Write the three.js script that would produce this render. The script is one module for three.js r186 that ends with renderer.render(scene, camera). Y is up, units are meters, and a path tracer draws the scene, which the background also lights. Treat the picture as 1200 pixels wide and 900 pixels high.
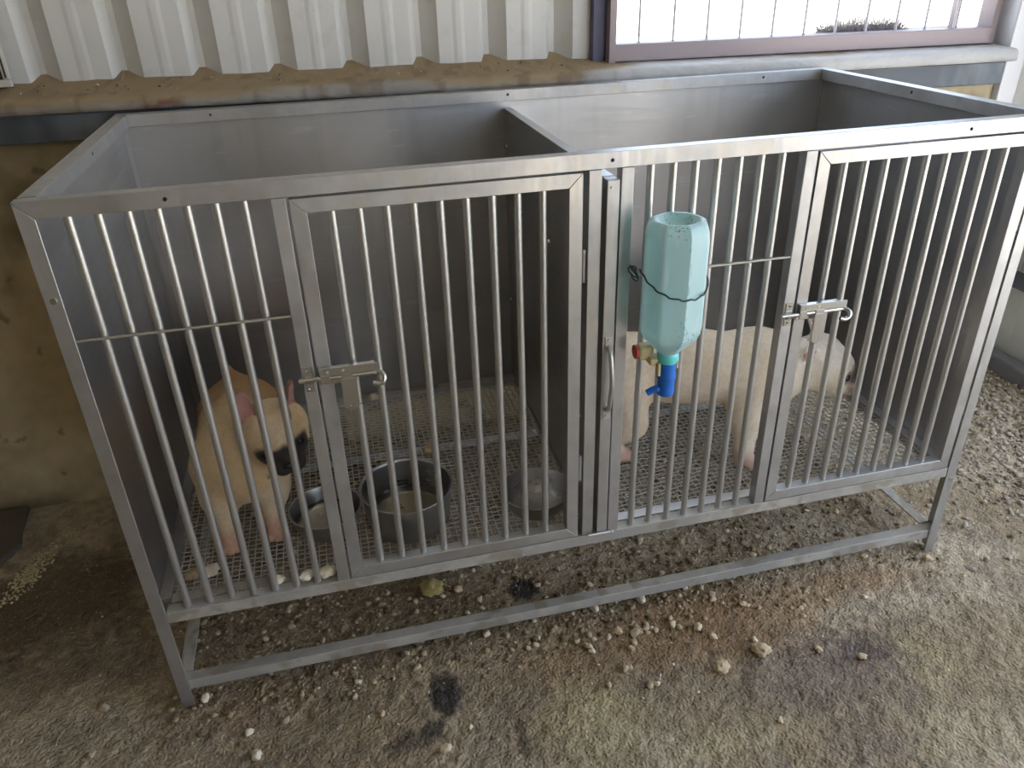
import * as THREE from 'three';
import { RoundedBoxGeometry } from 'three/addons/geometries/RoundedBoxGeometry.js';
import { mergeGeometries, mergeVertices } from 'three/addons/utils/BufferGeometryUtils.js';

// ---------------------------------------------------------------- camera, sky, sun, exposure
const scene = new THREE.Scene();
const FOCAL = 910.02;                                             // pixels, for the 1200 x 900 frame
const camera = new THREE.PerspectiveCamera(2 * Math.atan(450 / FOCAL) * 180 / Math.PI, 4 / 3, 0.05, 200);
camera.position.set(0.3647, 1.1212, 1.0242);
camera.rotation.set(-0.5027, -0.2271, -0.0316, 'YXZ');
camera.updateMatrixWorld(true);
const renderer = new THREE.WebGLRenderer({ antialias: true });
renderer.toneMapping = THREE.LinearToneMapping;
renderer.toneMappingExposure = 1.42;
renderer.shadowMap.enabled = true;
scene.background = new THREE.Color().setRGB(0.72, 0.87, 1.13);   // bright thin-cloud sky
scene.backgroundIntensity = 2.9;
const sun = new THREE.DirectionalLight(new THREE.Color().setRGB(1, 0.94, 0.85), 20);
sun.position.set(-2.2, 9, 3.0); sun.target.position.set(0.3, 0, 0);
sun.castShadow = true; sun.shadow.radius = 2;
Object.assign(sun.shadow.camera, { left: -9, right: 9, top: 9, bottom: -9, near: 0.5, far: 40 });
sun.shadow.mapSize.set(2048, 2048);
scene.add(sun, sun.target);

// ---------------------------------------------------------------- helpers
let seed = 1234567;
const rnd = () => { seed = (seed * 1664525 + 1013904223) >>> 0; return seed / 4294967296; };
const rr = (a, b) => a + (b - a) * rnd();
const clamp = (x, a = 0, b = 1) => Math.min(b, Math.max(a, x));
const ss = (a, b, x) => { const t = clamp((x - a) / (b - a)); return t * t * (3 - 2 * t); };
const mixc = (a, b, t) => [a[0] + (b[0] - a[0]) * t, a[1] + (b[1] - a[1]) * t, a[2] + (b[2] - a[2]) * t];
function h3(x, y, z) { let n = (x * 374761393 + y * 668265263 + z * 1274126177) | 0; n = Math.imul(n ^ (n >>> 13), 1274126177); n ^= n >>> 16; return (n >>> 0) / 4294967296; }
function vn(x, y, z = 0) {
  const xi = Math.floor(x), yi = Math.floor(y), zi = Math.floor(z); let fx = x - xi, fy = y - yi, fz = z - zi;
  fx = fx * fx * (3 - 2 * fx); fy = fy * fy * (3 - 2 * fy); fz = fz * fz * (3 - 2 * fz);
  const l = (a, b, t) => a + (b - a) * t;
  const p = l(l(h3(xi, yi, zi), h3(xi + 1, yi, zi), fx), l(h3(xi, yi + 1, zi), h3(xi + 1, yi + 1, zi), fx), fy);
  if (fz === 0) return p;
  return l(p, l(l(h3(xi, yi, zi + 1), h3(xi + 1, yi, zi + 1), fx), l(h3(xi, yi + 1, zi + 1), h3(xi + 1, yi + 1, zi + 1), fx), fy), fz);
}
function fbm(x, y, z = 0, o = 4) { let s = 0, a = 0.5, n = 0; for (let i = 0; i < o; i++) { s += a * vn(x, y, z); n += a; a *= 0.5; x = x * 2.03 + 17.1; y = y * 2.03 + 5.7; z = z ? z * 2.03 + 3.3 : 0; } return s / n; }

const ray = (u, v) => new THREE.Vector3((u - 600) / FOCAL, -(v - 450) / FOCAL, -1).applyQuaternion(camera.quaternion);
function onPlane(u, v, axis, value) { const d = ray(u, v), c = camera.position; return c.clone().addScaledVector(d, (value - c[axis]) / d[axis]); }
const onFloor = (u, v) => onPlane(u, v, 'y', 0);

const taken = new Map();
function numbered(name) { const n = taken.get(name) ?? 0; taken.set(name, n + 1); return n ? name + '_' + String(n).padStart(3, '0') : name; }
const baseOf = new WeakMap();
function thing(name, label, category, base, group) {
  const o = new THREE.Group(); o.name = numbered(name); o.position.set(...base); baseOf.set(o, base);
  o.userData = { label, category }; if (group) o.userData.group = group;
  scene.add(o); return o;
}
function part(parent, name, geo, mat, at, label) {                // at: world place of the geometry's own origin
  const m = new THREE.Mesh(geo, mat), b = baseOf.get(parent), p = at ?? [0, 0, 0];
  m.name = name; m.castShadow = m.receiveShadow = true;
  m.position.set(p[0] - b[0], p[1] - b[1], p[2] - b[2]);
  baseOf.set(m, p); if (label) m.userData.label = label;
  parent.add(m); return m;
}
function solo(name, geo, mat, at, label, category, group) {       // a thing that is one mesh
  const m = new THREE.Mesh(geo, mat); m.name = numbered(name); m.castShadow = m.receiveShadow = true;
  m.position.set(...at); baseOf.set(m, at); m.userData = { label, category }; if (group) m.userData.group = group;
  scene.add(m); return m;
}
function structure(name, geo, mat, at = [0, 0, 0], label, category) {
  const m = new THREE.Mesh(geo, mat); m.name = name; m.castShadow = m.receiveShadow = true; m.position.set(...at); baseOf.set(m, at);
  m.userData = { kind: 'structure' }; if (label) m.userData.label = label; if (category) m.userData.category = category;
  scene.add(m); return m;
}
// uv in metres by the face's main direction
function metricUV(g, k = 1, ox = 0, oy = 0, oz = 0) {
  const p = g.attributes.position, n = g.attributes.normal, uv = new Float32Array(p.count * 2);
  for (let i = 0; i < p.count; i++) {
    const x = p.getX(i) + ox, y = p.getY(i) + oy, z = p.getZ(i) + oz, a = Math.abs(n.getX(i)), b = Math.abs(n.getY(i)), c = Math.abs(n.getZ(i));
    if (a >= b && a >= c) { uv[2 * i] = z * k; uv[2 * i + 1] = y * k; } else if (b >= c) { uv[2 * i] = x * k; uv[2 * i + 1] = z * k; } else { uv[2 * i] = x * k; uv[2 * i + 1] = y * k; }
  }
  g.setAttribute('uv', new THREE.BufferAttribute(uv, 2)); return g;
}
let boxCount = 0;
function box(w, h, d, r = 0.0012) { const g = new RoundedBoxGeometry(w, h, d, 1, Math.min(r, w / 2.2, h / 2.2, d / 2.2)); boxCount++; return metricUV(g, 1, boxCount * 0.37, boxCount * 0.61, boxCount * 0.23); }
// box from corner to corner: [geometry, centre]
function span(x0, x1, y0, y1, z0, z1, r) { return [box(x1 - x0, y1 - y0, z1 - z0, r), [(x0 + x1) / 2, (y0 + y1) / 2, (z0 + z1) / 2]]; }
function merge(list) { return mergeGeometries(list.map((g) => { const n = g.index ? g.toNonIndexed() : g; for (const k of Object.keys(n.attributes)) if (!['position', 'normal', 'uv'].includes(k)) n.deleteAttribute(k); return n; })); }
function spanGeo(...a) { const [g, c] = span(...a); g.translate(...c); return g; }
function plate(pts, depth, holes = [], bevel = 0.0006) {           // outline in x,y, thickness towards -z from z = 0
  const s = new THREE.Shape(pts.map(([x, y]) => new THREE.Vector2(x, y)));
  for (const [x, y, r] of holes) { const h = new THREE.Path(); h.absarc(x, y, r, 0, Math.PI * 2, true); s.holes.push(h); }
  const g = new THREE.ExtrudeGeometry(s, { depth: depth - 2 * bevel, bevelEnabled: bevel > 0, bevelThickness: bevel, bevelSize: bevel, bevelOffset: -bevel, bevelSegments: 1, curveSegments: 8 });
  g.translate(0, 0, -depth + bevel); return metricUV(g);
}
const rod = (r, len, axis = 'y', seg = 12) => { const g = new THREE.CylinderGeometry(r, r, len, seg, 1); if (axis === 'x') g.rotateZ(Math.PI / 2); if (axis === 'z') g.rotateX(Math.PI / 2); return g; };
function tube(points, r, seg = 40, sides = 8, closed = false) { return new THREE.TubeGeometry(new THREE.CatmullRomCurve3(points.map((p) => new THREE.Vector3(...p)), closed), seg, r, sides, closed); }

// ---------------------------------------------------------------- textures and materials
function dataTex(w, h, fn, srgb, wrap = THREE.RepeatWrapping) {    // fn(u, v) -> grey number or [r, g, b], linear values 0..1
  const d = new Uint8Array(w * h * 4), enc = (c) => srgb ? (c <= 0.0031308 ? 12.92 * c : 1.055 * Math.pow(c, 1 / 2.4) - 0.055) : c;
  for (let j = 0; j < h; j++) for (let i = 0; i < w; i++) {
    const c = fn((i + 0.5) / w, (j + 0.5) / h), k = 4 * (j * w + i), g = typeof c === 'number';
    d[k] = 255 * enc(clamp(g ? c : c[0])); d[k + 1] = 255 * enc(clamp(g ? c : c[1])); d[k + 2] = 255 * enc(clamp(g ? c : c[2])); d[k + 3] = 255;
  }
  const t = new THREE.DataTexture(d, w, h); t.magFilter = THREE.LinearFilter; t.minFilter = THREE.LinearMipmapLinearFilter; t.generateMipmaps = true;
  t.wrapS = t.wrapT = wrap; if (srgb) t.colorSpace = THREE.SRGBColorSpace; t.needsUpdate = true; return t;
}
const C = (r, g, b) => new THREE.Color().setRGB(r, g, b);
const std = (o) => new THREE.MeshStandardMaterial(o);

// stainless steel: dull, mottled, with dried splashes
const steelColor = dataTex(512, 512, (u, v) => {
  const m = fbm(u * 9, v * 9, 0, 4), s = fbm(u * 60, v * 60, 0, 3), drip = ss(0.62, 0.74, fbm(u * 40 + 9, v * 7, 0, 3));
  const c = 0.47 + 0.12 * (m - 0.5) + 0.09 * (s - 0.5); return mixc([c, c * 0.985, c * 0.955], [0.45, 0.42, 0.36], drip * 0.35);
}, true);
const steelRough = dataTex(512, 512, (u, v) => 0.36 + 0.22 * (fbm(u * 12 + 3, v * 12, 0, 4) - 0.3) + 0.12 * (vn(u * 300, v * 30) - 0.5), false);
const steel = std({ color: C(1, 1, 1), map: steelColor, metalness: 0.85, roughness: 1.1, roughnessMap: steelRough, bumpMap: steelRough, bumpScale: 0.0006 });
const dustColor = dataTex(512, 512, (u, v) => {
  const m = fbm(u * 11, v * 11, 0, 4), s = fbm(u * 70, v * 70, 0, 3), b = ss(0.56, 0.7, fbm(u * 26 + 5, v * 26, 0, 4));
  return mixc(mixc([0.36, 0.345, 0.31], [0.47, 0.44, 0.385], ss(0.3, 0.7, m + 0.4 * (s - 0.5))), [0.25, 0.20, 0.13], b * 0.55);
}, true);
const dustySteel = std({ map: dustColor, metalness: 0.45, roughness: 0.62, bumpMap: steelRough, bumpScale: 0.0006 });
const sheetColor = dataTex(512, 512, (u, v) => {
  const m = fbm(u * 7, v * 7, 0, 5), scr = ss(0.78, 0.86, fbm(u * 14 + 40, v * 110, 0, 2)), run = ss(0.55, 0.8, fbm(u * 46, v * 5, 0, 3));
  const c = 0.47 + 0.16 * (m - 0.5); return mixc(mixc([c, c * 1.0, c * 1.0], [0.38, 0.375, 0.36], run * 0.25), [0.62, 0.62, 0.62], scr * 0.35);
}, true);
const sheetRough = dataTex(512, 512, (u, v) => 0.34 + 0.26 * fbm(u * 6, v * 6, 0, 5) + 0.10 * (vn(u * 20, v * 240) - 0.5), false);
const sheet = std({ map: sheetColor, metalness: 1, roughness: 0.88, roughnessMap: sheetRough, bumpMap: sheetRough, bumpScale: 0.0008 });
const barMetal = std({ color: C(0.55, 0.545, 0.525), metalness: 0.85, roughness: 0.36 });
const brightMetal = std({ color: C(0.66, 0.655, 0.64), metalness: 1, roughness: 0.25 });
const wireMetal = std({ color: C(0.54, 0.53, 0.50), metalness: 0.4, roughness: 0.42 });
const bowlMetal = std({ color: C(0.46, 0.455, 0.44), metalness: 1, roughness: 0.72, roughnessMap: sheetRough });
const wireDull = std({ color: C(0.42, 0.40, 0.33), metalness: 0.7, roughness: 0.5 });

// ---------------------------------------------------------------- floor: rough concrete with wet stains and dirt
const FX0 = -0.95, FX1 = 2.45, FZ0 = -0.75, FZ1 = 0.95;
const stainAt = [];                                               // wet marks and spills seen on the concrete: centre, half axes, colour, strength
function stain(u, v, ru, rv, color, k, soft = 0.5) { const c = onFloor(u, v), e = onFloor(u + ru, v), f = onFloor(u, v + rv); stainAt.push({ x: c.x, z: c.z, a: Math.hypot(e.x - c.x, e.z - c.z), b: Math.hypot(f.x - c.x, f.z - c.z), color, k, soft }); }
stain(70, 700, 130, 70, [0.115, 0.080, 0.046], 0.85, 0.6);       // damp brown concrete with a ragged rim left of the cage, some corner shade painted in
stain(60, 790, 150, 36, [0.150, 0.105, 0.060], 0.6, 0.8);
stain(522, 812, 20, 30, [0.03, 0.024, 0.022], 0.9, 0.35);         // black spill
stain(508, 852, 14, 9, [0.045, 0.035, 0.028], 0.8, 0.5);
stain(480, 868, 40, 11, [0.055, 0.042, 0.033], 0.7, 0.5);
stain(612, 690, 20, 14, [0.025, 0.02, 0.018], 0.9, 0.4);
stain(612, 862, 8, 26, [0.08, 0.055, 0.035], 0.7, 0.5);
stain(800, 735, 210, 52, [0.27, 0.150, 0.068], 0.65, 0.8);        // rusty brown dirt
stain(1010, 680, 120, 26, [0.34, 0.205, 0.10], 0.7, 0.8);
stain(280, 830, 90, 40, [0.20, 0.12, 0.065], 0.65, 0.8);
stain(700, 840, 60, 52, [0.43, 0.36, 0.19], 0.65, 0.8);           // yellowish dried spill
stain(870, 865, 95, 28, [0.43, 0.35, 0.20], 0.5, 0.7);
stain(1080, 770, 34, 34, [0.42, 0.33, 0.17], 0.6, 0.7);
stain(1150, 860, 80, 40, [0.45, 0.38, 0.24], 0.5, 0.8);
stain(960, 790, 120, 42, [0.17, 0.125, 0.10], 0.65, 0.7);         // damp grey-brown patch
stain(1010, 870, 60, 34, [0.20, 0.15, 0.115], 0.5, 0.7);
stain(1010, 756, 40, 22, [0.10, 0.075, 0.065], 0.6, 0.7);
function floorColor(x, z) {
  const wob = (fbm(x * 9 + 30, z * 9, 0, 5) - 0.5), fine = fbm(x * 70, z * 70, 0, 3), grit = vn(x * 320, z * 320), m = fbm(x * 3.1 + 3, z * 3.1 + 8, 0, 4);
  let c = mixc([0.285, 0.215, 0.130], [0.43, 0.355, 0.245], ss(0.35, 0.65, m));
  c = mixc(c, [0.22, 0.175, 0.12], ss(0.50, 0.72, fbm(x * 14, z * 14 + 50, 0, 4)) * 0.5);
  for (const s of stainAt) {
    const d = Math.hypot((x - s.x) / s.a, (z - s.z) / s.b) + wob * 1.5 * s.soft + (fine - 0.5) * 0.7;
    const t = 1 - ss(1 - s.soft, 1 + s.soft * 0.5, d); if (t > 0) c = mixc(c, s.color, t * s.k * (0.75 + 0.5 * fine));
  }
  const g = 0.60 + 0.62 * fine + 0.36 * (grit - 0.5); c = [c[0] * g, c[1] * g, c[2] * g];
  if (grit > 0.93) c = mixc(c, [0.55, 0.49, 0.38], 0.5); else if (grit < 0.07) c = mixc(c, [0.06, 0.045, 0.03], 0.5);
  return c;
}
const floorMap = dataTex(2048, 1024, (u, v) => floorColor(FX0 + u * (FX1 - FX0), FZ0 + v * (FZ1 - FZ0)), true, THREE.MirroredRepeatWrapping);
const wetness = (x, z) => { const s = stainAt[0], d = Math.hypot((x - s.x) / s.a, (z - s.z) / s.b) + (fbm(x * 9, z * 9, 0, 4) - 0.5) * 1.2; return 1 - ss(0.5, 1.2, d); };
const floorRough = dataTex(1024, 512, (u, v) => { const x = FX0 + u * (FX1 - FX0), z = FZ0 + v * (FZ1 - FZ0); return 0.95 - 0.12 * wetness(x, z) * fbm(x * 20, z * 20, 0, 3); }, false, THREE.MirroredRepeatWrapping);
const floorHeightTex = dataTex(1024, 1024, (u, v) => 0.55 * fbm(u * 90, v * 90, 0, 3) + 0.45 * vn(u * 260, v * 260), false);
floorHeightTex.repeat.set((FX1 - FX0) / 0.8, (FZ1 - FZ0) / 0.8);
const floorMat = std({ map: floorMap, roughness: 1, roughnessMap: floorRough, metalness: 0, bumpMap: floorHeightTex, bumpScale: 0.0055 });
function gravelly(x, z) { return ss(1.62, 1.95, x + 0.25 * (fbm(x * 5, z * 5) - 0.5)) * ss(0.05, -0.25, z); }
function floorHeight(x, z) {
  const a = fbm(x * 26, z * 26, 0, 4) - 0.5, b = fbm(x * 95 + 7, z * 95, 0, 2) - 0.5, k = gravelly(x, z), smooth = 1 - 0.6 * ss(0.0, -0.3, x);
  return -0.003 + 0.006 * a * smooth + 0.0060 * b * smooth + k * (0.016 * (fbm(x * 42, z * 42 + 9, 0, 3) - 0.42) + 0.006);
}
{
  const line = (a, b, s0, s1, step, big) => { const l = []; for (let x = a; x < s0 - 1e-6; x += big) l.push(x); for (let x = s0; x < s1; x += step) l.push(x); for (let x = s1; x < b; x += big) l.push(x); l.push(b); return l; };
  const xs = line(-2.7, 2.6, -0.75, 2.42, 0.0062, 0.2), zs = line(-0.95, 3.3, -0.75, 0.62, 0.0062, 0.2);
  const P = [], U = [], I = [];
  for (const z of zs) for (const x of xs) { P.push(x, floorHeight(x, z), z); U.push((x - FX0) / (FX1 - FX0), (z - FZ0) / (FZ1 - FZ0)); }
  const w = xs.length;
  for (let j = 0; j + 1 < zs.length; j++) for (let i = 0; i + 1 < w; i++) { const a = j * w + i; I.push(a, a + w, a + 1, a + 1, a + w, a + w + 1); }
  const g = new THREE.BufferGeometry(); g.setAttribute('position', new THREE.Float32BufferAttribute(P, 3)); g.setAttribute('uv', new THREE.Float32BufferAttribute(U, 2)); g.setIndex(I); g.computeVertexNormals();
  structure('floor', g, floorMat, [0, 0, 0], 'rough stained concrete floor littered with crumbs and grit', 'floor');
}
const yardMat = std({ color: C(0.62, 0.57, 0.49), roughness: 1 });
{ const g = new THREE.BoxGeometry(70, 0.1, 70); structure('yard_ground', g, yardMat, [0, -0.075, 0], 'sunlit pale bare ground outside the shed', 'ground'); }

// ---------------------------------------------------------------- walls
const plasterColor = dataTex(1024, 512, (u, v) => {
  const x = u * 3.2, y = v * 1.6, m = fbm(x * 3, y * 3, 0, 5), f = fbm(x * 40, y * 40, 0, 3);
  let c = mixc([0.31, 0.245, 0.135], [0.53, 0.44, 0.275], ss(0.3, 0.68, m)); const k = 0.86 + 0.28 * f; c = [c[0] * k, c[1] * k, c[2] * k];
  c = mixc(c, [0.085, 0.063, 0.036], ss(0.52, 0.74, fbm(x * 5 + 20, y * 4, 0, 5)) * 0.75);
  c = mixc(c, [0.08, 0.055, 0.03], ss(0.66, 0.74, fbm(x * 24, y * 24 + 7, 0, 4)) * 0.5);
  return mixc(c, [0.12, 0.09, 0.055], ss(0.42, 0.6, fbm(x * 7 + 2, y * 9, 0, 4)) * ss(0.10, 0.03, y) * 0.8);   // splashed mud on the foot of the wall
}, true);
const plasterBump = dataTex(512, 512, (u, v) => fbm(u * 30, v * 30, 0, 5), false);
const plaster = std({ map: plasterColor, roughness: 0.95, bumpMap: plasterBump, bumpScale: 0.004 });
const creamColor = dataTex(256, 256, (u, v) => { const m = fbm(u * 6, v * 6, 0, 5); return mixc([0.66, 0.64, 0.52], [0.78, 0.76, 0.66], m); }, true);
const cream = std({ map: creamColor, roughness: 0.9, bumpMap: plasterBump, bumpScale: 0.001 });
{
  const [g, c] = span(-2.7, 2.031, -0.06, 0.85, -0.90, -0.70, 0.002); metricUV(g, 1, 0.3, 0.455); const uv = g.attributes.uv; for (let i = 0; i < uv.count; i++) uv.setXY(i, uv.getX(i) / 3.2, uv.getY(i) / 1.6);
  structure('wall_back', g, plaster, c, 'stained ochre plaster wall behind the cage', 'wall');
}
// wall plate: steel channel and dusty cement ledge, sloping a little
const SL = -0.0098, ledgeY = (x) => 0.9145 + SL * x;
const channelColor = dataTex(512, 128, (u, v) => {
  const m = fbm(u * 24, v * 3, 0, 5); let c = mixc([0.085, 0.095, 0.105], [0.22, 0.24, 0.265], ss(0.36, 0.62, m));
  return mixc(c, [0.045, 0.04, 0.04], ss(0.6, 0.78, fbm(u * 40 + 6, v * 3, 0, 4)) * 0.7);
}, true);
const channelMat = std({ map: channelColor, metalness: 0.35, roughness: 0.55 });
{
  const g = box(4.72, 0.052, 0.05, 0.003); const uv = g.attributes.uv; for (let i = 0; i < uv.count; i++) uv.setX(i, uv.getX(i) / 3);
  const m = structure('trim_1', g, channelMat, [-0.34, 0.8605 + SL * -0.34 - 0.002, -0.6935], 'blue-grey steel channel running along the wall below the ledge', 'channel'); m.rotation.z = SL;
  const lip = part(m, 'channel_lip', box(4.72, 0.005, 0.02, 0.001), channelMat, [-0.34, 0.836 + SL * -0.34, -0.688]); lip.position.set(0, -0.0235, 0.014);
}
const ledgeMat = std({ vertexColors: true, roughness: 0.97, bumpMap: plasterBump, bumpScale: 0.004 });
{
  const prof = [[-0.805, 0.028], [-0.778, 0.0165], [-0.745, 0.0105], [-0.715, 0.006], [-0.69, 0.003], [-0.668, 0.0005], [-0.656, -0.003], [-0.650, -0.009], [-0.649, -0.018], [-0.650, -0.027], [-0.66, -0.0295], [-0.71, -0.0295]];
  const P = [], U = [], K = [], I = [], n = 560, x0 = -2.7, x1 = 2.03;
  for (let i = 0; i <= n; i++) {
    const x = x0 + (x1 - x0) * i / n;
    prof.forEach(([z, y], j) => {
      const top = j < 7, cleanLit = ss(0.85, 1.1, x), d = (fbm(x * 22, z * 40 + 5, 0, 4) - 0.5), chip = j > 4 && j < 11 ? 0.004 * (fbm(x * 12 + 4, j * 0.4, 0, 3) - 0.5) : 0;
      P.push(x, ledgeY(x) + y * (top ? 1 - 0.6 * cleanLit : 1) + d * 0.0045 * (top ? 1 - 0.7 * cleanLit : 0.2), z + chip);
      U.push(x * 1.2, j * 0.02);
      const f = fbm(x * 30, z * 60 + y * 60, 0, 4), dirt = ss(0.30, 0.62, fbm(x * 6, z * 14 + 3, 0, 4) + (j < 6 ? 0.26 : j < 8 ? 0.12 : 0.0) - 0.5 * cleanLit);
      let c = mixc([0.29, 0.27, 0.235], [0.37, 0.35, 0.31], f); c = mixc(c, [0.56, 0.55, 0.53], cleanLit * 0.85); c = mixc(c, [0.33, 0.24, 0.13], dirt * (j < 8 ? 0.95 : 0.5));  // cleaner cement near the window, with its daylight painted into the colour
      c = mixc(c, [0.15, 0.10, 0.06], ss(0.60, 0.72, fbm(x * 34 + 9, z * 34, 0, 3)) * 0.5 * (1 - cleanLit));
      c = mixc(c, [0.20, 0.07, 0.045], (j >= 8 ? 1 : 0) * ss(0.06, 0.02, Math.abs(x - 0.07)) * ss(0.4, 0.55, f) * 0.9);
      K.push(...c);
    });
  }
  const w = prof.length;
  for (let i = 0; i < n; i++) for (let j = 0; j + 1 < w; j++) { const a = i * w + j; I.push(a, a + 1, a + w, a + w, a + 1, a + w + 1); }
  const g = new THREE.BufferGeometry(); g.setAttribute('position', new THREE.Float32BufferAttribute(P, 3)); g.setAttribute('uv', new THREE.Float32BufferAttribute(U, 2)); g.setAttribute('color', new THREE.Float32BufferAttribute(K, 3)); g.setIndex(I); g.computeVertexNormals();
  structure('trim_2', g, ledgeMat, [0, 0, 0], 'cement ledge covered in brown dust along the foot of the white sheet', 'ledge');
}
// white profiled sheet: grooves every 15 cm and faint stiffeners between
const whiteColor = dataTex(512, 512, (u, v) => { const m = fbm(u * 5, v * 5, 0, 5), s = ss(0.64, 0.76, fbm(u * 50, v * 50, 0, 3)); return mixc(mixc([0.61, 0.595, 0.545], [0.70, 0.685, 0.635], m), [0.45, 0.42, 0.37], s * 0.15); }, true);
const whiteSheet = std({ map: whiteColor, roughness: 0.42, metalness: 0.0 });
function profiled(x0, x1, height, phase, period = 0.15, depth = 0.032) {     // face at z = 0, grooves go in by depth
  const pts = [[x0, 0]];
  for (let k = Math.floor((x0 - phase) / period) - 1; phase + k * period < x1; k++) {
    const s = phase + k * period;
    for (const [dx, z] of [[0, 0], [0.014, -depth], [0.026, -depth], [0.060, 0], [0.092, 0], [0.100, 0.0012], [0.110, 0.0012], [0.118, 0]]) if (s + dx > x0 + 0.001 && s + dx < x1 - 0.001) pts.push([s + dx, z]);
  }
  pts.push([x1, 0], [x1, -0.05], [x0, -0.05]);
  const g = new THREE.ExtrudeGeometry(new THREE.Shape(pts.map(([x, z]) => new THREE.Vector2(x, z))), { depth: height, bevelEnabled: false });
  g.rotateX(-Math.PI / 2); g.scale(1, 1, -1);                       // shape's y -> z, extrusion -> y
  const idx = g.index; const pos = g.attributes.position; if (!idx) { for (let i = 0; i < pos.count; i += 3) { for (const a of Object.values(g.attributes)) { const s = a.itemSize; for (let k = 0; k < s; k++) { const t = a.array[(i + 1) * s + k]; a.array[(i + 1) * s + k] = a.array[(i + 2) * s + k]; a.array[(i + 2) * s + k] = t; } } } }
  g.computeVertexNormals(); return metricUV(g, 0.7);
}
const SZ = -0.77, TOP = 2.55, WX0 = 1.012, WX1 = 2.022, WY0 = 0.905, WY1 = 2.10;
structure('wall_back_sheet', profiled(-2.7, 0.985, TOP - 0.90, -0.168), whiteSheet, [0, 0.90, SZ], 'white profiled metal sheet above the dusty ledge', 'wall');
structure('wall_back_sheet_upper', profiled(0.985, 2.045, TOP - WY1 - 0.03, -0.168), whiteSheet, [0, WY1 + 0.03, SZ], 'white profiled metal sheet above the window', 'wall');
structure('wall_back_sheet_end', profiled(2.088, 2.45, TOP + 0.03, 2.105, 0.085, 0.016), whiteSheet, [0, -0.03, -0.74], 'white profiled metal sheet beside the corner post', 'wall');
// dark blue strip on the sheet left of the window
const plumFrame = std({ color: C(0.30, 0.245, 0.245), roughness: 0.5, metalness: 0.2 });
const navyStrip = std({ color: C(0.105, 0.10, 0.17), roughness: 0.5 });
{ const [g, c] = span(0.982, WX0 + 0.004, 0.895, WY1 + 0.03, -0.80, -0.748, 0.002); structure('trim_3', g, navyStrip, c, 'dark blue strip beside the window frame', 'trim'); }
// window: plum aluminium frame, panes, upright bars
{
  const y0 = (x) => WY0 + SL * (x - 1.5) * 0.9;
  const w = structure('window_1', merge([
    spanGeo(WX0, WX0 + 0.017, WY0 - 0.0, WY1, -0.775, -0.725, 0.002), spanGeo(WX1 - 0.017, WX1, WY0 - 0.005, WY1, -0.775, -0.725, 0.002),
    spanGeo(WX0, WX1, WY1 - 0.03, WY1, -0.775, -0.725, 0.002)]), plumFrame, [0, 0, 0], 'window in a dull plum metal frame with thin upright bars and daylight behind', 'window');
  const sill = part(w, 'bottom_rail', box(WX1 - WX0 - 0.03, 0.036, 0.05, 0.002), plumFrame, [(WX0 + WX1) / 2, y0((WX0 + WX1) / 2) + 0.0185, -0.75]); sill.rotation.z = SL * 0.9;
  const barWhite = std({ color: C(0.62, 0.61, 0.62), roughness: 0.6 });
  const bg = rod(0.0030, WY1 - 0.935, 'y', 8);
  for (let k = 0; k < 11; k++) { const x = 1.092 + 0.0826 * k; part(w, 'window_bar', bg, barWhite, [x, (WY1 + 0.935) / 2 - 0.001, -0.752]); }
  part(w, 'sash_stile', box(0.012, WY1 - 0.935, 0.02, 0.002), plumFrame, [1.925, (WY1 + 0.935) / 2, -0.765]);
  const glass = new THREE.MeshPhysicalMaterial({ color: C(0.97, 0.98, 0.98), transmission: 1, thickness: 0, roughness: 0.03, ior: 1.45 });
  part(w, 'pane', new THREE.PlaneGeometry(WX1 - WX0 - 0.03, WY1 - 0.96), glass, [(WX0 + WX1) / 2, (WY1 + 0.95) / 2, -0.768]);
}
// corner post, right wall, kerb
const postWhite = std({ color: C(0.70, 0.70, 0.70), roughness: 0.4, metalness: 0.1 });
{ const [g, c] = span(2.032, 2.086, -0.02, TOP, -0.775, -0.682, 0.004); structure('trim_4', g, postWhite, c, 'white square steel post in the corner right of the window', 'post'); }
{ const [g, c] = span(2.30, 2.50, -0.06, 0.235, -0.95, -0.40, 0.003); metricUV(g, 2); structure('wall_right', g, cream, c, 'low cream painted wall beyond the kerb', 'wall'); }
{ const [g, c] = span(2.27, 2.33, 0.235, 0.262, -0.95, -0.40, 0.002); structure('trim_5', g, std({ color: C(0.13, 0.13, 0.15), metalness: 0.4, roughness: 0.5 }), c, 'dark steel angle on top of the low cream wall', 'angle'); }
{ const g = profiled(-0.95, -0.40, TOP - 0.262, -0.9, 0.15, 0.02); g.rotateY(-Math.PI / 2); const m = structure('wall_right_sheet', g, whiteSheet, [2.31, 0.262, 0], 'profiled metal sheet above the low cream wall', 'wall'); m.scale.set(1, 1, 1); }
const kerbMat = std({ color: C(0.20, 0.19, 0.19), roughness: 0.9, bumpMap: plasterBump, bumpScale: 0.003 });
{ const [g, c] = span(2.205, 2.262, -0.03, 0.05, -0.74, -0.30, 0.006); metricUV(g, 3); structure('trim_6', g, kerbMat, c, 'grey concrete kerb on the floor beside the cream wall', 'kerb'); }
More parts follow.
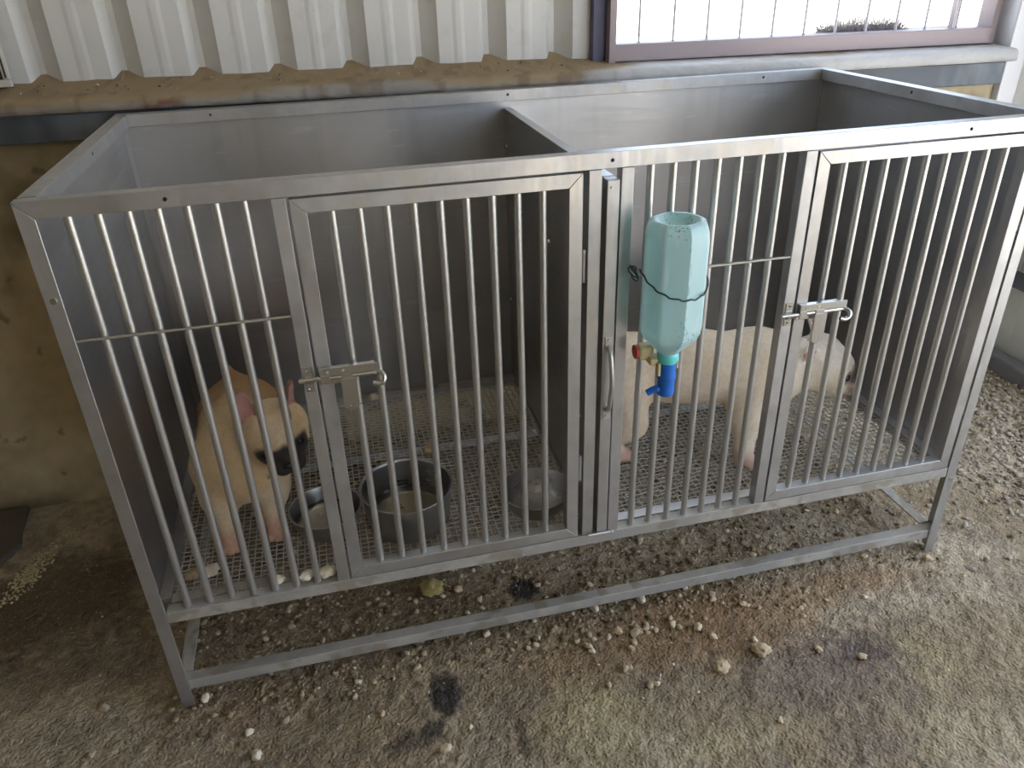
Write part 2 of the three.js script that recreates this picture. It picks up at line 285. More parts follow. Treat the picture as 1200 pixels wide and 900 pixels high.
// unseen shed roof and walls; front and right pieces added to narrow incoming light
const roofMat = std({ color: C(0.46, 0.45, 0.43), roughness: 0.7 });
structure('ceiling', new THREE.BoxGeometry(6.0, 0.08, 4.6), roofMat, [0.1, TOP + 0.04, 1.25]);
structure('wall_left', new THREE.BoxGeometry(0.1, TOP, 4.3), plaster, [-2.7, TOP / 2, 1.2]);
structure('added_wall_front', new THREE.BoxGeometry(4.2, TOP, 0.1), plaster, [-0.65, TOP / 2, 3.35]);
structure('added_wall_right_lintel', new THREE.BoxGeometry(0.12, TOP - 1.9, 2.6), plaster, [2.5, (TOP + 1.9) / 2, 0.90]);
structure('added_wall_right_end', new THREE.BoxGeometry(0.12, TOP, 1.1), plaster, [2.5, TOP / 2, 2.7]);
structure('wall_front_post', new THREE.BoxGeometry(0.12, TOP, 0.12), postWhite, [2.5, TOP / 2, 3.32]);

// ---------------------------------------------------------------- the cage
const W = 1.5, H = 0.883, D = 0.638, T = 0.0225, MESH = 0.216;
const cage = thing('dog_cage', 'two-bay stainless steel dog cage with barred front and open top', 'cage', [0.75, 0, -0.319]);
const put = (name, s, mat = steel, label, parent = cage) => part(parent, name, s[0], mat, s[1], label);
// legs: angle profile, front faces mitred into the top rail
function legGeo(mirror, rear) {
  const m = 0.0006, f = plate(rear ? [[0, 0], [0.022, 0], [0.022, H - T], [0, H - T]] : [[0, 0], [0.0205, 0], [0.0205, H - T - m], [0, H - m * 2]], 0.0028);
  const s = spanGeo(0, 0.0028, 0, H - T - 0.001, -0.030, -0.0028, 0.0006);
  const g = merge([f, s]); if (mirror) { g.scale(-1, 1, 1); flip(g); } if (rear) { g.scale(1, 1, -1); flip(g); } return g;
}
function flip(g) { for (const a of Object.values(g.attributes)) { const s = a.itemSize, t = new Float32Array(s); for (let i = 0; i < a.count; i += 3) for (let k = 0; k < s; k++) { const x = a.array[(i + 1) * s + k]; a.array[(i + 1) * s + k] = a.array[(i + 2) * s + k]; a.array[(i + 2) * s + k] = x; } } g.computeVertexNormals(); }
part(cage, 'leg', legGeo(false, false), steel, [0, 0, 0]); part(cage, 'leg', legGeo(true, false), steel, [W, 0, 0]);
part(cage, 'leg', legGeo(false, true), steel, [0, 0, -D]); part(cage, 'leg', legGeo(true, true), steel, [W, 0, -D]);
// top rim
const holeX = [0.170, 0.754, 1.334], hr = 0.0033;
part(cage, 'top_rail', merge([plate([[0, H], [W, H], [W - 0.0205, H - T], [0.0205, H - T]], 0.018, holeX.map((x) => [x, H - 0.0115, hr])), spanGeo(0.002, W - 0.002, H - T + 0.001, H - 0.0005, -0.0225, -0.018, 0.0006)]), steel, [0, 0, 0]);
part(cage, 'top_rail', merge([plate([[0, H], [W, H], [W, H - T], [0, H - T]], 0.018, holeX.map((x) => [x, H - 0.0095, hr])), spanGeo(0, W, H - T, H, -0.0225, -0.018, 0.0006)]), steel, [0, 0, -D + 0.0225]);
for (const right of [false, true]) {
  const g = merge([plate([[-D + 0.0235, H - T], [-D + 0.0235, H], [-0.0235, H], [-0.0235, H - T]], 0.018, [[-0.319, H - 0.0100, hr]]), spanGeo(-D + 0.0235, -0.0235, H - T, H, -0.0225, -0.018, 0.0006)]);
  g.rotateY(-Math.PI / 2); if (!right) { g.rotateY(Math.PI); g.translate(0, 0, -D); }          // outline's x -> z
  part(cage, 'top_rail', g, steel, [right ? W - 0.0225 : 0.0225, 0, 0]);
}
// bottom frame, braces and stretchers
put('bottom_rail', span(0.021, W - 0.021, 0.193, 0.2145, -0.0225, -0.0006), dustySteel); put('bottom_rail', span(0.003, W - 0.003, 0.193, 0.2145, -D + 0.003, -D + 0.025), dustySteel);
for (const x of [0.0032, W - 0.0252]) put('bottom_rail', span(x, x + 0.022, 0.193, 0.2145, -D + 0.026, -0.031));
put('cross_rail', span(0.745, 0.767, 0.190, 0.211, -D + 0.026, -0.0235));
put('stretcher', span(0.0035, W - 0.0035, 0.036, 0.057, -0.0245, -0.0032), dustySteel); put('stretcher', span(0.0035, W - 0.0035, 0.036, 0.057, -D + 0.003, -D + 0.0245), dustySteel);
for (const x of [0.0032, W - 0.0062]) { const inw = x < 0.5 ? [0.0062, 0.0252] : [W - 0.0252, W - 0.0062]; part(cage, 'stretcher', merge([spanGeo(x, x + 0.003, 0.036, 0.057, -D + 0.026, -0.026, 0.0008), spanGeo(inw[0], inw[1], 0.054, 0.057, -D + 0.026, -0.026, 0.0008)]), dustySteel, [0, 0, 0]); }
// sheet panels
put('back_panel', span(0.004, W - 0.004, 0.2150, H - T - 0.0006, -D + 0.0035, -D + 0.0055, 0.0006), sheet);
put('side_panel', span(0.0034, 0.0054, 0.2150, H - T - 0.0006, -D + 0.006, -0.004, 0.0006), sheet); put('side_panel', span(W - 0.0054, W - 0.0034, 0.2150, H - T - 0.0006, -D + 0.006, -0.004, 0.0006), sheet);
for (const x of [0.0054, W - 0.0126]) put('corner_flange', span(x, x + 0.0072, 0.222, H - T - 0.002, -D + 0.0056, -D + 0.0072, 0.0004), sheet);
// pull-out divider with its front bar and handle
const divider = put('divider', span(0.749, 0.763, 0.2180, 0.8440, -D + 0.008, -0.0205, 0.0015), sheet);
put('divider_front_bar', span(0.7465, 0.7655, 0.2180, 0.8450, -0.0195, 0.0025, 0.0015), steel, undefined, divider);
{
  const hy = [0.592, 0.467]; const hx = 0.756;
  part(divider, 'handle', merge([tube([[hx, hy[0] - 0.006, 0.004], [hx, hy[0] - 0.012, 0.013], [hx + 0.0005, 0.55, 0.021], [hx + 0.001, 0.53, 0.0225], [hx + 0.0005, 0.51, 0.021], [hx, hy[1] + 0.012, 0.013], [hx, hy[1] + 0.006, 0.004]], 0.0042, 30, 8), spanGeo(hx - 0.006, hx + 0.006, hy[0] - 0.010, hy[0] + 0.012, 0.0025, 0.0045, 0.0008), spanGeo(hx - 0.006, hx + 0.006, hy[1] - 0.012, hy[1] + 0.010, 0.0025, 0.0045, 0.0008)]), barMetal, [0, 0, 0], 'bowed steel pull handle');
  for (const y of hy) part(divider, 'screw', rod(0.0026, 0.002, 'z'), wireMetal, [hx, y + (y > 0.5 ? 0.006 : -0.006), 0.0055]);
  part(divider, 'screw', rod(0.0022, 0.002, 'z'), wireMetal, [0.7535, 0.834, 0.0032]);
}
part(cage, 'locking_pin', merge([rod(0.0024, 0.044, 'x').translate(0.752, 0.2195, 0.0058), new THREE.SphereGeometry(0.0034, 8, 6).translate(0.774, 0.2195, 0.0058)]), barMetal, [0, 0, 0], 'short steel pin across the foot of the divider');
for (const [y, z] of [[0.77, -D + 0.02], [0.42, -D + 0.02], [0.40, -0.10], [0.66, -0.30]]) part(divider, 'bolt_head', new THREE.CylinderGeometry(0.005, 0.006, 0.004, 6).rotateZ(Math.PI / 2), brightMetal, [0.747, y, z]);
const cleanSteel = std({ color: C(0.62, 0.62, 0.615), metalness: 1, roughness: 0.42 });
put('divider_cap', span(0.7478, 0.7642, 0.8442, 0.8456, -D + 0.008, -0.0205, 0.0005), cleanSteel, undefined, divider);
// uprights beside the divider
put('upright', span(0.7205, 0.7400, 0.2150, H - T - 0.0006, -0.0205, -0.0006)); put('upright', span(0.7685, 0.7875, 0.2150, H - T - 0.0006, -0.0205, -0.0006));
// round bars, doors, bolts: the right bay repeats the left one 0.763 m along
const barGeo = rod(0.0057, H - T - 0.2150, 'y', 14), doorBarGeo = rod(0.0057, 0.838 - 0.2355, 'y', 14);
const ovalPlate = (w, h, r, d, holes) => { const p = []; for (let k = 0; k <= 8; k++) { const a = Math.PI + Math.PI * k / 8; p.push([Math.cos(a) * w / 2, -h / 2 + r + Math.sin(a) * r]); } p.push([w / 2, h / 2], [-w / 2, h / 2]); return plate(p, d, holes, 0.0004); };
function bay(o) {
  for (let k = 0; k < 7; k++) part(cage, 'bar', barGeo, barMetal, [0.0535 + 0.0345 * k + o, (0.2150 + H - T) / 2, -0.0115]);
  const stile = put('door_stile', span(0.2935 + o, 0.3125 + o, 0.2150, H - T - 0.0006, -0.0205, -0.0006));
  const wx0 = o ? 0.789 : 0.0208, wx1 = 0.2932 + o;
  part(cage, 'tie_rod', rod(0.0021, wx1 - wx0, 'x', 8), wireDull, [(wx0 + wx1) / 2, 0.6965, -0.0036], 'thin rod welded across the bars');
  // keeper on the stile
  const ky = 0.5985, kx = 0.3030 + o;
  const keeper = part(stile, 'bolt_keeper', merge([plate([[-0.0062, -0.020], [0.0062, -0.020], [0.0062, 0.020], [-0.0062, 0.020]], 0.0018, [[0, 0.0145, 0.0018], [0, -0.0145, 0.0018]]).translate(0, 0, 0.0018), new THREE.CylinderGeometry(0.0066, 0.0066, 0.0115, 12, 1, true, 0, Math.PI).rotateZ(Math.PI / 2).rotateX(Math.PI).translate(0, 0, 0.003)]), brightMetal, [kx, ky, -0.0004]);
  // door
  const x0 = 0.3160 + o, x1 = 0.7120 + o, y0 = 0.2168, y1 = 0.8575, w = 0.0205, e = 0.0004;
  const door = part(cage, 'door', merge([
    plate([[x0, y0], [x0 + w - e, y0 + w], [x0 + w - e, y1 - w], [x0, y1]], 0.020), plate([[x1, y0], [x1, y1], [x1 - w + e, y1 - w], [x1 - w + e, y0 + w]], 0.020),
    plate([[x0 + e, y1], [x0 + w, y1 - w + e], [x1 - w, y1 - w + e], [x1 - e, y1]], 0.020), plate([[x0 + e, y0], [x1 - e, y0], [x1 - w, y0 + w - e], [x0 + w, y0 + w - e]], 0.020)]), steel, [0, 0, -0.0004]);
  for (let k = 0; k < 9; k++) part(door, 'bar', doorBarGeo, barMetal, [0.3675 + 0.0361 * k + o, (0.2355 + 0.838) / 2, -0.0115]);
  // slide bolt on the door
  const bx = 0.318 + o, by = 0.5985;
  part(door, 'bolt_plate', merge([spanGeo(bx, bx + 0.052, by - 0.012, by + 0.016, -0.0002, 0.0014, 0.0005), spanGeo(bx + 0.001, bx + 0.086, by + 0.0045, by + 0.0165, 0.0072, 0.0088, 0.0005), spanGeo(bx + 0.001, bx + 0.080, by + 0.0155, by + 0.017, 0.0, 0.0088, 0.0005), spanGeo(bx + 0.001, bx + 0.014, by - 0.0075, by + 0.006, 0.0075, 0.0095, 0.0005), spanGeo(bx + 0.030, bx + 0.046, by - 0.0075, by + 0.006, 0.0075, 0.0095, 0.0005)]), brightMetal, [0, 0, 0], 'folded steel bolt guide');
  part(door, 'bolt_rod', merge([rod(0.0040, 0.112, 'x', 12).translate(bx + 0.0265, by, 0.0042), tube([[bx + 0.082, by, 0.0046], [bx + 0.088, by, 0.008], [bx + 0.0905, by - 0.004, 0.013], [bx + 0.089, by - 0.011, 0.0155], [bx + 0.083, by - 0.0145, 0.0155], [bx + 0.074, by - 0.0125, 0.0135]], 0.0038, 24, 8)]), brightMetal, [0, 0, 0], 'round bolt with a hooked end');
  part(door, 'hasp_plate', ovalPlate(0.0225, 0.054, 0.0110, 0.0016, [[0, -0.0175, 0.0018]]).translate(0, 0, 0), brightMetal, [bx + 0.040, by - 0.0285, 0.0105], 'hanging plate with a rounded foot');
  part(door, 'hasp_wire', rod(0.0012, 0.034, 'x', 6), brightMetal, [bx + 0.037, by - 0.050, 0.0022]);
  for (const [sx, sy] of [[0.012, 0.011], [0.034, 0.011]]) part(door, 'screw', rod(0.0019, 0.0012, 'z', 8), wireMetal, [bx + sx, by + sy, 0.0092]);
  for (const y of [0.36, 0.72]) part(door, 'hinge', rod(0.0034, 0.05, 'y', 10), steel, [x1 + 0.0040, y, -0.006]);
}
bay(0); bay(0.763);
for (const [x, y] of [[0.011, 0.756], [W - 0.0085, 0.185]]) part(cage, 'rivet', rod(0.0042, 0.0022, 'z', 10), brightMetal, [x, y, 0.0005]);
// floor strips and woven wire
for (const [a, b] of [[0.0265, 0.7445], [0.7675, W - 0.0265]]) {
  put('floor_strip', span(a, b, MESH - 0.0012, MESH + 0.0012, -0.0440, -0.0230, 0.0006), a < 0.5 ? dustySteel : cleanSteel); put('floor_strip', span(a, b, MESH - 0.0012, MESH + 0.0012, -D + 0.0265, -D + 0.0455, 0.0006));
}
put('floor_strip', span(0.0060, 0.0255, MESH - 0.0012, MESH + 0.0012, -D + 0.0275, -0.0325, 0.0006)); put('floor_strip', span(W - 0.0255, W - 0.0060, MESH - 0.0012, MESH + 0.0012, -D + 0.0275, -0.0325, 0.0006), cleanSteel);
function weave(x0, x1, z0, z1) {
  const p = 0.0122, r = 0.00105, amp = 0.0013, nx = Math.round((x1 - x0) / p), nz = Math.round((z1 - z0) / p), P = [], N = [], I = [];
  const wire = (alongX, c, a, n, par) => {
    const step = ((alongX ? x1 - x0 : z1 - z0) / n), m = n * 2, start = P.length / 3;
    for (let i = 0; i <= m; i++) {
      const t = a + step * i / 2, h = amp * (i % 2 ? 0 : ((i / 2 + par) % 2 ? 1 : -1));
      for (let k = 0; k < 5; k++) { const q = k / 5 * Math.PI * 2 + 0.3, u = Math.cos(q) * r, v = Math.sin(q) * r; alongX ? (P.push(t, h + v, c + u), N.push(0, v / r, u / r)) : (P.push(c + u, h + v, t), N.push(u / r, v / r, 0)); }
      if (i) for (let k = 0; k < 5; k++) { const b = start + (i - 1) * 5, k2 = (k + 1) % 5; alongX ? I.push(b + k, b + 5 + k, b + k2, b + k2, b + 5 + k, b + 5 + k2) : I.push(b + k, b + k2, b + 5 + k, b + 5 + k, b + k2, b + 5 + k2); }
    }
  };
  for (let j = 0; j < nz; j++) wire(true, z0 + (j + 0.5) * (z1 - z0) / nz, x0, nx, j);
  for (let i = 0; i < nx; i++) wire(false, x0 + (i + 0.5) * (x1 - x0) / nx, z0, nz, i + 1);
  const g = new THREE.BufferGeometry(); g.setAttribute('position', new THREE.Float32BufferAttribute(P, 3)); g.setAttribute('normal', new THREE.Float32BufferAttribute(N, 3)); g.setIndex(I); return g;
}
for (const [a, b] of [[0.026, 0.7455], [0.7665, W - 0.026]]) { const m = part(cage, 'woven_wire_floor', weave(a, b, -D + 0.028, -0.024), wireMetal, [0, MESH - 0.004, 0]); m.userData.kind = 'stuff'; m.userData.label = 'crimped woven wire mesh floor'; }
const CF = MESH + 0.0008;                                          // height on which things in the cage stand

// ---------------------------------------------------------------- bowls
function lathe(p, seg = 64) { return new THREE.LatheGeometry(p.map(([r, y]) => new THREE.Vector2(r, y)), seg); }
const water = new THREE.MeshPhysicalMaterial({ color: C(1, 1, 1), transmission: 1, thickness: 0.02, ior: 1.33, roughness: 0.02, attenuationColor: C(0.62, 0.56, 0.38), attenuationDistance: 0.06 });
const waterDisc = (r, h) => lathe([[0.0001, 0], [r - 0.002, 0], [r, 0.002], [r, h], [0.0001, h]], 48);
{
  const b = [0.430, CF, -0.127], t = thing('feeding_pot', 'deep round steel pot with water between two shallow bowls', 'bowl', b);
  part(t, 'pot_body', lathe([[0.0001, 0], [0.066, 0], [0.071, 0.004], [0.076, 0.03], [0.080, 0.076], [0.0835, 0.0785], [0.0842, 0.0805], [0.083, 0.0815], [0.0785, 0.0785], [0.0745, 0.03], [0.069, 0.006], [0.0645, 0.0025], [0.0001, 0.0025]]), bowlMetal, b);
  part(t, 'water', waterDisc(0.0730, 0.022), water, [b[0], b[1] + 0.006, b[2]], 'cloudy drinking water');
}
{
  const b = [0.664, CF, -0.102], t = thing('feeding_bowl', 'empty shallow steel bowl beside the divider panel', 'bowl', b);
  part(t, 'bowl_body', lathe([[0.0001, 0], [0.040, 0], [0.050, 0.007], [0.059, 0.022], [0.0635, 0.041], [0.066, 0.0425], [0.066, 0.0445], [0.0625, 0.0435], [0.057, 0.024], [0.0485, 0.0095], [0.039, 0.003], [0.0001, 0.003]]), bowlMetal, b);
}
{
  const b = [0.283, CF, -0.152], t = thing('feeding_bowl', 'shallow steel bowl in front of the fawn dog, partly behind the door stile', 'bowl', b);
  part(t, 'bowl_body', lathe([[0.0001, 0], [0.046, 0], [0.054, 0.007], [0.059, 0.020], [0.0625, 0.042], [0.0648, 0.0435], [0.0648, 0.0452], [0.0615, 0.0445], [0.0573, 0.022], [0.0525, 0.0095], [0.045, 0.003], [0.0001, 0.003]]), bowlMetal, b);
  part(t, 'water', waterDisc(0.0535, 0.012), water, [b[0], b[1] + 0.0085, b[2]], 'shallow drinking water');
}

// ---------------------------------------------------------------- water bottle on the right bay
{
  const bx = 0.8345, bz = 0.0510, b = [bx, 0.516, bz];
  const t = thing('water_bottle', 'upturned teal plastic water bottle with blue drinking valve wired to bars', 'bottle', b);
  const prof = [[0.0001, 0.2640], [0.016, 0.2645], [0.024, 0.2690], [0.029, 0.2790], [0.0345, 0.2795], [0.0405, 0.2755], [0.0445, 0.2670], [0.0462, 0.2540], [0.0463, 0.20], [0.0463, 0.15], [0.0462, 0.124], [0.0448, 0.113], [0.0405, 0.103], [0.030, 0.0900], [0.0205, 0.0800], [0.0150, 0.0730], [0.0135, 0.060]].reverse();
  const g = lathe(prof, 64), p = g.attributes.position;
  for (let i = 0; i < p.count; i++) {
    const x = p.getX(i), z = p.getZ(i), y = p.getY(i), r = Math.hypot(x, z); if (r < 1e-4) continue;
    const a = Math.atan2(z, x), q = ((a + Math.PI * 4) % (Math.PI / 4)) - Math.PI / 8, oct = Math.cos(Math.PI / 8) / Math.cos(q), k = 1.0 * ss(0.022, 0.04, r), s = 1 - k + k * oct * 1.035;
    const dent = 1 - 0.02 * k * (fbm(a * 1.6 + 9, y * 18, 0, 3) - 0.3);
    p.setX(i, x * s * dent); p.setZ(i, z * s * dent);
  }
  g.computeVertexNormals();
  const scuff = dataTex(512, 512, (u, v) => {
    const m = fbm(u * 8, v * 8, 0, 4), scr = ss(0.66, 0.72, fbm(u * 150, v * 70, 0, 2)) * ss(0.48, 0.62, fbm(u * 9 + 3, v * 4, 0, 3)), white = ss(0.58, 0.70, fbm(u * 40 + 8, v * 8, 0, 3));
    return mixc(mixc(mixc([0.56, 0.82, 0.82], [0.70, 0.91, 0.90], m), [0.84, 0.94, 0.94], white * 0.5), [0.10, 0.22, 0.22], scr * 0.75);
  }, true);
  part(t, 'bottle_body', g, new THREE.MeshPhysicalMaterial({ map: scuff, transmission: 0.45, thickness: 0, roughness: 0.42, ior: 1.45, side: THREE.DoubleSide }), b, 'scuffed cloudy teal plastic');
  const neck = std({ color: C(0.13, 0.62, 0.60), roughness: 0.35 }), blue = std({ color: C(0.012, 0.13, 0.52), roughness: 0.35 });
  part(t, 'neck_ring', lathe([[0.0128, 0.056], [0.0142, 0.057], [0.0162, 0.062], [0.0165, 0.070], [0.0150, 0.074], [0.013, 0.076]], 40), neck, b, 'turquoise threaded neck');
  const v = part(t, 'valve', lathe([[0.0001, 0], [0.012, 0], [0.0135, 0.002], [0.0140, 0.008], [0.0132, 0.0095], [0.0132, 0.028], [0.0148, 0.0295], [0.0148, 0.036], [0.0135, 0.038], [0.0135, 0.056], [0.0128, 0.058], [0.0001, 0.058]], 36), blue, b, 'bright blue plastic drinking valve');
  part(v, 'spout', merge([tube([[bx - 0.008, 0.5285, bz], [bx - 0.014, 0.5275, bz], [bx - 0.021, 0.5245, bz - 0.002], [bx - 0.0285, 0.5195, bz - 0.004]], 0.0056, 16, 10), rod(0.0062, 0.006, 'x').translate(bx - 0.0125, 0.527, bz)]), blue, [0, 0, 0], 'blue nozzle pointing at the bars');
  const tan = std({ color: C(0.60, 0.50, 0.27), roughness: 0.6 });
  const c = part(t, 'mounting_clip', merge([box(0.026, 0.026, 0.022, 0.007).translate(-0.029, 0.068, -0.022), box(0.020, 0.012, 0.022, 0.003).translate(-0.018, 0.058, -0.010), box(0.005, 0.022, 0.012, 0.002).translate(-0.0155, 0.047, 0.002)]), tan, b, 'tan plastic mounting clip');
  part(t, 'clip_tab', box(0.004, 0.020, 0.010, 0.0015), tan, [bx + 0.0152, b[1] + 0.054, bz]);
  part(c, 'washer', rod(0.011, 0.004, 'x', 20), std({ color: C(0.45, 0.05, 0.03), roughness: 0.5 }), [bx - 0.0435, b[1] + 0.069, bz - 0.022], 'red washer');
  const pts = [], R = 0.0487;
  for (let k = 0; k <= 30; k++) { const a = Math.PI * (1.12 - 1.24 * k / 30); pts.push([bx + Math.cos(a) * R, 0.716 - 0.004 * Math.cos(a) - 0.024 * Math.max(0, Math.sin(a)) + 0.0012 * Math.sin(k * 2.1), bz + Math.sin(a) * R]); }
  const knot = (x, s) => { const q = []; for (let k = 0; k <= 36; k++) { const a = k / 36 * Math.PI * 5; q.push([x + 0.006 * Math.cos(a) * s, 0.714 + 0.010 * Math.sin(a * 0.8) - 0.002, 0.0135 + 0.0075 * Math.sin(a) + 0.012 * k / 36]); } return tube(q, 0.0011, 80, 6); };
  part(t, 'wire_loop', merge([tube(pts, 0.0013, 120, 6), knot(bx - 0.050, 1), knot(bx + 0.052, -1)]), std({ color: C(0.05, 0.06, 0.055), metalness: 0.6, roughness: 0.5 }), [0, 0, 0], 'dark twisted wire tying the bottle to the bars');
}
// ---------------------------------------------------------------- dogs
function surfaceNet(f, lo, hi, cell) {                              // smooth mesh of f = 0
  const n = [0, 1, 2].map((k) => Math.ceil((hi[k] - lo[k]) / cell) + 1), [nx, ny, nz] = n, v = new Float32Array(nx * ny * nz);
  for (let k = 0, q = 0; k < nz; k++) for (let j = 0; j < ny; j++) for (let i = 0; i < nx; i++, q++) v[q] = f(lo[0] + i * cell, lo[1] + j * cell, lo[2] + k * cell);
  const at = new Int32Array(nx * ny * nz).fill(-1), P = [], I = [], off = [0, 1, nx, nx + 1, nx * ny, nx * ny + 1, nx * ny + nx, nx * ny + nx + 1];
  const edges = [[0, 1], [2, 3], [4, 5], [6, 7], [0, 2], [1, 3], [4, 6], [5, 7], [0, 4], [1, 5], [2, 6], [3, 7]];
  for (let k = 0; k + 1 < nz; k++) for (let j = 0; j + 1 < ny; j++) for (let i = 0; i + 1 < nx; i++) {
    const q = i + nx * (j + ny * k); let m = 0; for (let c = 0; c < 8; c++) if (v[q + off[c]] < 0) m |= 1 << c; if (m === 0 || m === 255) continue;
    let x = 0, y = 0, z = 0, s = 0;
    for (const [a, b] of edges) { const va = v[q + off[a]], vb = v[q + off[b]]; if ((va < 0) === (vb < 0)) continue; const t = va / (va - vb); x += (a & 1) + t * ((b & 1) - (a & 1)); y += (a >> 1 & 1) + t * ((b >> 1 & 1) - (a >> 1 & 1)); z += (a >> 2) + t * ((b >> 2) - (a >> 2)); s++; }
    at[q] = P.length / 3; P.push(lo[0] + (i + x / s) * cell, lo[1] + (j + y / s) * cell, lo[2] + (k + z / s) * cell);
  }
  const st = [1, nx, nx * ny];
  for (let k = 1; k + 1 < nz; k++) for (let j = 1; j + 1 < ny; j++) for (let i = 1; i + 1 < nx; i++) {
    const q = i + nx * (j + ny * k);
    for (let d = 0; d < 3; d++) { const a = v[q] < 0, b = v[q + st[d]] < 0; if (a === b) continue; const u = st[(d + 1) % 3], w = st[(d + 2) % 3], A = at[q], B = at[q - u], Cc = at[q - u - w], E = at[q - w]; if (A < 0 || B < 0 || Cc < 0 || E < 0) continue; a ? I.push(A, B, Cc, A, Cc, E) : I.push(A, Cc, B, A, E, Cc); }
  }
  const g = new THREE.BufferGeometry(); g.setAttribute('position', new THREE.Float32BufferAttribute(P, 3)); g.setIndex(I);
  const N = new Float32Array(P.length), e = cell * 0.7;
  for (let i = 0; i < P.length; i += 3) { const [x, y, z] = [P[i], P[i + 1], P[i + 2]]; let a = f(x + e, y, z) - f(x - e, y, z), b = f(x, y + e, z) - f(x, y - e, z), c = f(x, y, z + e) - f(x, y, z - e); const l = Math.hypot(a, b, c) || 1; N[i] = a / l; N[i + 1] = b / l; N[i + 2] = c / l; }
  g.setAttribute('normal', new THREE.BufferAttribute(N, 3)); return g;
}
const smin = (a, b, k) => { const h = Math.max(k - Math.abs(a - b), 0) / k; return Math.min(a, b) - h * h * k * 0.25; };
function capsule(x, y, z, b) {                                       // b: [ax, ay, az, ra, bx, by, bz, rb]
  const vx = b[4] - b[0], vy = b[5] - b[1], vz = b[6] - b[2], px = x - b[0], py = y - b[1], pz = z - b[2], t = clamp((px * vx + py * vy + pz * vz) / (vx * vx + vy * vy + vz * vz + 1e-12));
  return Math.hypot(px - vx * t, py - vy * t, pz - vz * t) - (b[3] + (b[7] - b[3]) * t);
}
function frame(forward, upHint) { const f = new THREE.Vector3(...forward).normalize(), l = new THREE.Vector3(...upHint).cross(f).normalize(), u = f.clone().cross(l).normalize(); return { f, l, u }; }   // l: the dog's own left
